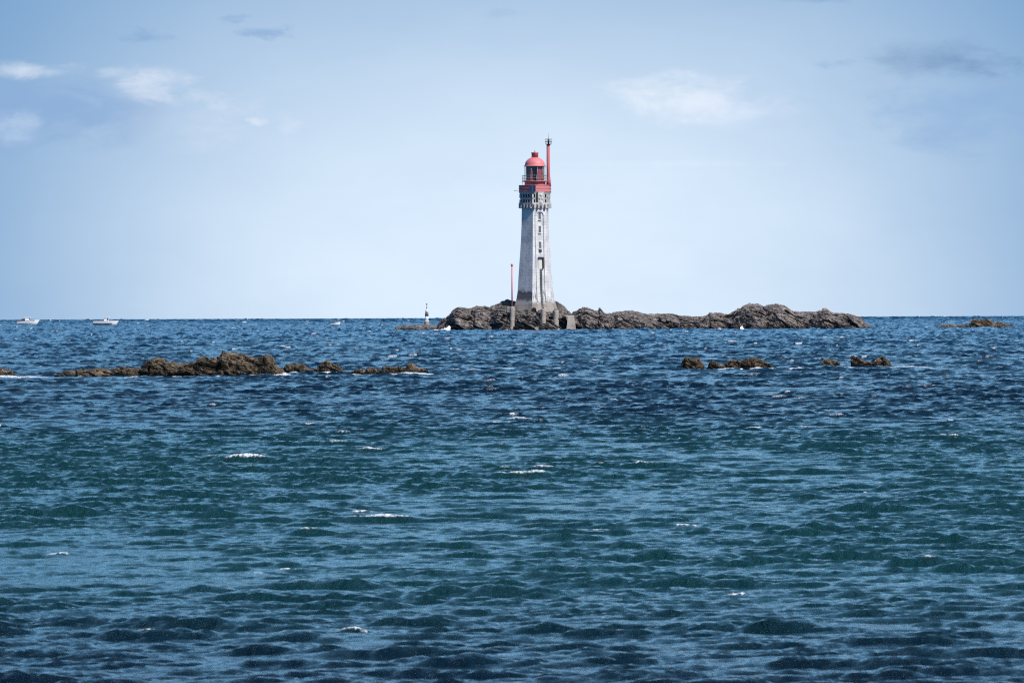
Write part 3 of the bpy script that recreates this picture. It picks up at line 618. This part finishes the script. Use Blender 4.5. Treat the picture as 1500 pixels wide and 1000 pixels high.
# breaking wavelets read off the photograph: (px, py, half width px, height px, foam)
caps = [(38, 551.5, 28, 2.8, 1.3), (190, 551.5, 40, 1.2, .9), (480, 545, 12, 2.5, 1.1), (426, 548, 8, 2, 1), (672, 539, 20, 2.6, 1.1), (776, 538, 44, 2.8, 1.3), (560, 545, 20, 1, .6), (1157, 539.3, 20, 3, 1.4), (1238, 536.5, 11, 3, 1.3), (1330, 536.5, 28, 3.2, 1.4), (1257, 521, 18, 1.8, 1), (1385, 537, 26, 1, .8), (985, 538.5, 16, 1, .7),
        (762, 613.5, 17, 4.5, 1.2), (735, 616, 18, 1, .7), (1107, 624, 13, 3.5, 1.2), (1000, 641, 10, 1.5, .7), (611, 678, 9, 3.5, 1.1), (560, 682, 12, 1.5, .6), (973, 704, 12, 2.5, 1), (1270, 704, 24, 1.8, 1), (1225, 716, 10, 5.5, 1.3), (1262, 717, 8, 2.5, .9), (1460, 704, 18, 3, 1.1),
        (530, 746, 14, 3.5, 1.1), (868, 770, 28, 3, .8), (1015, 757, 20, 1.8, .9), (1010, 766, 16, 1.5, .9), (825, 780, 5, 2, 1), (374, 832, 13, 4, 1), (420, 828, 13, 4, 1), (245, 921, 36, 6, .95), (518, 918, 16, 7, 1.2), (1080, 861, 12, 3, .9), (1290, 948, 18, 4, .9), (1345, 950, 24, 5, .9), (90, 806, 18, 3, .8),
        (70, 661, 13, 2.5, 1), (358, 583, 8, 2.5, 1), (286, 645, 13, 2, 1), (1345, 583, 8, 2, .9), (1272, 616, 10, 1.5, .9), (1385, 614, 8, 2, .8), (1176, 622, 7, 2, .8), (640, 617, 10, 1.8, .8), (90, 513, 5, 2, 1), (540, 519, 5, 2, 1), (492, 504, 7, 1.5, .8), (1476, 505, 3, 3, 1), (1436, 504, 5, 1.5, .9), (1212, 495, 6, 2, 1), (1355, 480.3, 6, 2, 1), (1380, 474, 4, 2.5, 1), (106, 483, 4, 1.5, 1), (1165, 681, 12, 1.5, .7), (440, 600, 10, 1.5, .7), (1235, 812, 20, 2, .6), (640, 725, 10, 1.5, .6), (700, 560, 8, 1.6, .8), (900, 583, 7, 1.8, .9)]
for (px_, py_, hw, hp, fo) in caps:
    q = at_z(px_, py_, 0.10 if py_ < 560 else 0.05); y0 = q[1]; kx = y0 / F; w = 1.25 * hw * kx
    i0, i1 = np.searchsorted(rows, [y0 - 4 - y0 * .02, y0 + 4 + y0 * .02]); j = np.where(np.abs(X[i0] - q[0]) < 2.2 * w + .1)[0]
    if len(j) < 2: continue
    sl = (slice(i0, i1), slice(j[0], j[-1] + 1)); dx = (X[sl] - q[0]) / w; spc = 0.014 + 0.00048 * y0 if y0 < 110 else 0.0014 * (y0 - 62)
    s_ = max(0.07 + 0.55 * hp * kx, 1.6 * spc); wig = 0.25 * s_ * np.sin(X[sl] / w * 1.7 + px_) + 0.35 * s_ * fbm(np.stack([X[sl] / (w * .5), X[sl] * 0, X[sl] * 0 + px_], -1), 3, 3)
    dy = (Yg[sl] - y0 - wig) / s_
    env = np.exp(-np.abs(dx) ** 3) * np.where(dy < 0, np.exp(-(dy * 1.3) ** 2), np.exp(-(dy * .7) ** 2))
    nz = fbm(np.stack([X[sl] / (w * .25), Yg[sl] / (s_ * .8), X[sl] * 0 + px_], -1), 4, 12, 0.65)
    Zs[sl] += env * hp * kx * 0.75
    crest = np.exp(-np.abs(dx) ** 3) * np.exp(-((dy - 0.15) / np.where(dy < 0.15, 0.55, 1.1)) ** 2)
    foam[sl] = np.maximum(foam[sl], np.clip(crest * fo * 1.15 + 0.55 * nz * (crest > .12) - 0.08, 0, 1))
# surf where water meets the rocks
for (x0, x1, y0, hm) in ROCKS:
    if y0 > 900: continue
    sl = slice(*np.searchsorted(rows, [y0 - 1.5, y0 + 1.5])); xx = X[sl]; yy = Yg[sl]
    m = (xx > x0 - .3) & (xx < x1 + .3)
    f_ = np.exp(-((yy - y0 + .6) / .5) ** 2) * m * np.clip(fbm(np.stack([xx * 1.6, yy * .5, xx * 0], -1), 3, 77) * 1.5 + .45, 0, 1)
    foam[sl] = np.maximum(foam[sl], f_ * 1.0); Zs[sl] += 0.05 * f_
V = np.stack([X + dX, Yg + dY, Zs], -1)
def waterfn(t):
    geo = t.n('ShaderNodeNewGeometry'); pos = geo.outputs['Position']; sp = t.n('ShaderNodeSeparateXYZ', i={0: pos}); x, y, z = sp.outputs
    fo = t.n('ShaderNodeAttribute', attribute_name='foam').outputs['Fac']
    # sand bank under the middle of the bay gives a greener water body
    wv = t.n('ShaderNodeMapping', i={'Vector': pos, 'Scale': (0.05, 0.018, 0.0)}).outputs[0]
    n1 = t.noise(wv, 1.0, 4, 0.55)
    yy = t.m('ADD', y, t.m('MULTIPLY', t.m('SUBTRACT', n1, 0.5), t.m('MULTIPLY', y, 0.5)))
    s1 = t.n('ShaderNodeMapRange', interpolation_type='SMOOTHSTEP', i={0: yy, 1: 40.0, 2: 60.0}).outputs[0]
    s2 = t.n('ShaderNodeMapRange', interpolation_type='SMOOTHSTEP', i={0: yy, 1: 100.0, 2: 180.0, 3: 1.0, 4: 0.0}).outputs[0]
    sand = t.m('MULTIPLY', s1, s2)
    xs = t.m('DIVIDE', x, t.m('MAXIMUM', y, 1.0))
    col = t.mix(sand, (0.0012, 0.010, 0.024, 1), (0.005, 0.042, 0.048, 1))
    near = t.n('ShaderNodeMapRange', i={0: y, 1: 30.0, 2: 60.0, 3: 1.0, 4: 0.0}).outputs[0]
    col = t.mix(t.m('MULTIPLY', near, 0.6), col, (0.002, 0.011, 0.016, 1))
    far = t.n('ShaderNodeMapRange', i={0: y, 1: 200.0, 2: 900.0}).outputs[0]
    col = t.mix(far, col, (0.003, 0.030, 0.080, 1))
    m1 = t.n('ShaderNodeMapping', i={'Vector': pos, 'Scale': (11.0, 5.0, 8.0)}).outputs[0]
    m2 = t.n('ShaderNodeMapping', i={'Vector': pos, 'Scale': (2.6, 1.1, 1.1)}).outputs[0]
    b1 = t.noise(m1, 1.0, 6, 0.65, 0.4); b2 = t.noise(m2, 1.0, 4, 0.55, 0.3)
    bn = t.n('ShaderNodeBump', i={'Strength': 1.0, 'Distance': 0.12, 'Height': b1})
    bn2 = t.n('ShaderNodeBump', i={'Strength': 0.6, 'Distance': 0.08, 'Height': b2, 'Normal': bn.outputs[0]})
    ro = t.n('ShaderNodeMapRange', i={0: y, 1: 30.0, 2: 1500.0, 3: 0.13, 4: 0.24}).outputs[0]
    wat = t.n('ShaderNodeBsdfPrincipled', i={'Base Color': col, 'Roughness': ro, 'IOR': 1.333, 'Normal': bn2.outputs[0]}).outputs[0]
    fm = t.n('ShaderNodeMapping', i={'Vector': pos, 'Scale': (22.0, 14.0, 22.0)}).outputs[0]
    fn2 = t.noise(fm, 1.0, 5, 0.7)
    ff = t.m('MULTIPLY', fo, t.ramp(fn2, [(0.36, g(0.1)), (0.62, g(1.3))])); ff = t.n('ShaderNodeMapRange', i={0: ff, 1: 0.20, 2: 0.80}).outputs[0]
    foamb = t.n('ShaderNodeBsdfPrincipled', i={'Base Color': (0.84, 0.87, 0.9, 1), 'Roughness': 0.85}).outputs[0]
    return t.n('ShaderNodeMixShader', i={0: ff, 1: wat, 2: foamb}).outputs[0]
M_water = mat('sea_water', waterfn)
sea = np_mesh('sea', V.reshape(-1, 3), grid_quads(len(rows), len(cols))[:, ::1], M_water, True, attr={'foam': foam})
tag(sea, 'choppy blue green sea with scattered whitecaps', kind='structure')
sb = MB(); sb.add([(-70000, -2000, -4), (70000, -2000, -4), (70000, 70000, -4), (-70000, 70000, -4)], [(0, 1, 2, 3)])
tag(sb.build('seabed', paint('sand', (0.03, 0.06, 0.07), 0.9), None), 'sandy sea bottom under the bay', kind='structure')
print('SEA', V.shape, 'Zrms', Zs[:400].std())
# ------------------------------------------------------------------ sky and sun
SUN_EL, SUN_AZ = R(46), R(46)          # azimuth measured from straight behind the camera towards the right
sd = np.array([math.sin(SUN_AZ) * math.cos(SUN_EL), -math.cos(SUN_AZ) * math.cos(SUN_EL), math.sin(SUN_EL)])
W = bpy.data.worlds.new('World'); S.world = W; W.use_nodes = True; t = NT(W.node_tree)
sky = t.n('ShaderNodeTexSky', sky_type='NISHITA', sun_disc=False, sun_elevation=SUN_EL, sun_rotation=math.atan2(sd[0], sd[1]), altitude=0, air_density=1.0, dust_density=0.2, ozone_density=3.0)
gen = t.n('ShaderNodeTexCoord').outputs['Generated']; sp = t.n('ShaderNodeSeparateXYZ', i={0: gen}); dx_, dy_, dz_ = sp.outputs
yv = t.m('MAXIMUM', dy_, 0.02)
az = t.m('MULTIPLY', t.m('ARCTAN2', dx_, dy_), 57.29578); el = t.m('MULTIPLY', t.m('ARCSINE', dz_), 57.29578)     # degrees
def gauss(a0, e0, sa, se, pw=2.0):
    q = t.m('ADD', t.m('POWER', t.m('ABSOLUTE', t.m('DIVIDE', t.m('SUBTRACT', az, a0), sa)), pw), t.m('POWER', t.m('ABSOLUTE', t.m('DIVIDE', t.m('SUBTRACT', el, e0), se)), pw))
    return t.m('EXPONENT', t.m('MULTIPLY', q, -1.0))
base = t.mix(1.0, sky.outputs[0], (0.065, 0.088, 0.118, 1), 'MULTIPLY')
ae = t.n('ShaderNodeCombineXYZ', i={0: az, 1: t.m('MULTIPLY', el, 2.2), 2: 0.0}).outputs[0]
n_big = t.noise(ae, 0.35, 5, 0.55); n_med = t.noise(ae, 1.7, 8, 0.6, 0.3); n_fine = t.noise(ae, 3.6, 8, 0.62, 0.3)
# horizon air: blue, thinning with height; darkened higher up for deeper sea reflections
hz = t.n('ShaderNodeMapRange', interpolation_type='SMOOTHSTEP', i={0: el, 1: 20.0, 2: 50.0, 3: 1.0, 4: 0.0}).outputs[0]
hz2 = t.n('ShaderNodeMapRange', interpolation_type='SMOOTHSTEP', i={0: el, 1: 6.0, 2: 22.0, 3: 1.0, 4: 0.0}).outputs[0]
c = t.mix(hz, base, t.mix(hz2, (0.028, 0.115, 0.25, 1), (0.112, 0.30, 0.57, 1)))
# bright cloud bank added above the view to brighten the sea's reflections
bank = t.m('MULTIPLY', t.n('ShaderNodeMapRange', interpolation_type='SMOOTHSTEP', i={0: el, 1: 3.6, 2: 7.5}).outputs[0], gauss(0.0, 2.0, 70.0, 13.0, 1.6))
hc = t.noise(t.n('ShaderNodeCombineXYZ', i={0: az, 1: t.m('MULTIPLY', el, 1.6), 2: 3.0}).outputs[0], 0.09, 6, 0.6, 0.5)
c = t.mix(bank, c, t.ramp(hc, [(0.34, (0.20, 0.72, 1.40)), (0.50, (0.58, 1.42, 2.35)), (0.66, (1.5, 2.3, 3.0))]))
# paler sky over mid bay, with lens vignette put into its colour
vignette_lobe = t.m('MULTIPLY', gauss(0.15, 0.0, 5.1, 3.65, 2.7), t.ramp(n_big, [(0.3, g(0.86)), (0.7, g(1.0))]))
c = t.mix(t.m('MULTIPLY', vignette_lobe, 0.97, clamp=True), c, (0.80, 0.93, 1.06, 1))
def cloud(a0, e0, sa, se, th, soft, col, amt, nz):
    global c
    m = t.m('ADD', gauss(a0, e0, sa, se), t.m('MULTIPLY', t.m('SUBTRACT', nz, 0.5), 2.4))
    env = t.n('ShaderNodeMapRange', interpolation_type='SMOOTHSTEP', i={0: gauss(a0, e0, sa, se), 1: 0.06, 2: 0.45}).outputs[0]
    f = t.n('ShaderNodeMapRange', interpolation_type='SMOOTHSTEP', i={0: m, 1: th - 0.1, 2: th + 0.25 + soft * 1.6}).outputs[0]
    c = t.mix(t.m('MULTIPLY', t.m('MULTIPLY', f, env), amt * (0.8 if col[0] > 0.5 else 1.0)), c, (*col, 1))
def dg(px, py): return (px - 750) / F * 57.2958, (HOR + 1 - py) / F * 57.2958
WH = (0.80, 0.86, 0.96); GB = (0.21, 0.37, 0.64); GD = (0.13, 0.25, 0.45)
for (px_, py_, wx, wy, th, so, col, am, nz) in [
    (60, 160, 210, 58, .20, .45, (0.27, 0.43, 0.69), .85, n_med),
    (300, 180, 130, 45, .42, .5, WH, .40, n_med), (170, 106, 48, 15, .40, .5, WH, .70, n_med), (225, 126, 70, 24, .30, .5, WH, .85, n_med), (288, 145, 60, 20, .38, .5, WH, .75, n_med), (45, 103, 100, 14, .30, .5, WH, .85, n_med), (30, 185, 50, 30, .5, .35, (0.62, 0.74, 0.92), .6, n_med),
    (378, 178, 18, 14, .55, .25, WH, .7, n_fine), (425, 178, 30, 30, .5, .4, WH, .45, n_med),
    (1000, 145, 120, 38, .25, .6, (0.90, 0.95, 1.02), .85, n_med), (1080, 160, 130, 40, .42, .5, (0.74, 0.83, 1.0), .5, n_med),
    (1365, 90, 100, 34, .30, .6, GD, .45, n_med), (1440, 102, 90, 22, .35, .5, GD, .42, n_fine), (1220, 97, 40, 10, .5, .4, GB, .35, n_fine), (1410, 175, 150, 65, .25, .5, (0.27, 0.44, 0.72), .55, n_med),
    (215, 53, 60, 14, .5, .4, GB, .5, n_fine), (345, 28, 30, 12, .5, .3, GB, .5, n_fine), (395, 48, 55, 13, .5, .35, GB, .55, n_fine), (740, 20, 50, 14, .5, .5, GB, .3, n_med), (1190, 2, 90, 10, .45, .4, GD, .35, n_med), (1000, 243, 240, 7, .5, .5, (0.84, 0.9, 1.0), .3, n_fine)]:
    a0, e0 = dg(px_, py_); cloud(a0, e0, wx / F * 57.3, wy / F * 57.3, th, so, col, am, nz)
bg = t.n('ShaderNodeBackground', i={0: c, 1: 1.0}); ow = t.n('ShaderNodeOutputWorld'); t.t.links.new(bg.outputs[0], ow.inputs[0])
sl = bpy.data.lights.new('sun', 'SUN'); sl.energy = 4.9; sl.angle = R(0.5); sl.color = (1, 0.965, 0.92)
so = bpy.data.objects.new('sun', sl); C.objects.link(so); so.location = (50, 0, 80)
from mathutils import Vector, Matrix
so.rotation_euler = Vector(sd).to_track_quat('Z', 'Y').to_euler()
# ------------------------------------------------------------------ camera
cam = bpy.data.cameras.new('camera'); co = bpy.data.objects.new('camera', cam); C.objects.link(co)
cam.sensor_fit = 'HORIZONTAL'; cam.sensor_width = 36; cam.lens = 36 * F / 1500; cam.clip_start = 1; cam.clip_end = 120000
Mx = Matrix(((rt[0], up[0], -fw[0], 0), (rt[1], up[1], -fw[1], 0), (rt[2], up[2], -fw[2], H), (0, 0, 0, 1))); co.matrix_world = Mx
cam.dof.use_dof = True; cam.dof.focus_distance = YI; cam.dof.aperture_fstop = 14
S.camera = co
S.view_settings.view_transform = 'Standard'; S.view_settings.look = 'None'; S.view_settings.exposure = 0; S.view_settings.gamma = 1
cy = S.cycles; cy.max_bounces = 4; cy.diffuse_bounces = 2; cy.glossy_bounces = 2; cy.transmission_bounces = 3; cy.transparent_max_bounces = 8
cy.use_adaptive_sampling = True; cy.adaptive_threshold = 0.004; cy.use_denoising = False; cy.sample_clamp_indirect = 3; cy.sample_clamp_direct = 1.7
try: cy.pixel_filter_type = 'BLACKMAN_HARRIS'; cy.filter_width = 1.2
except Exception: pass
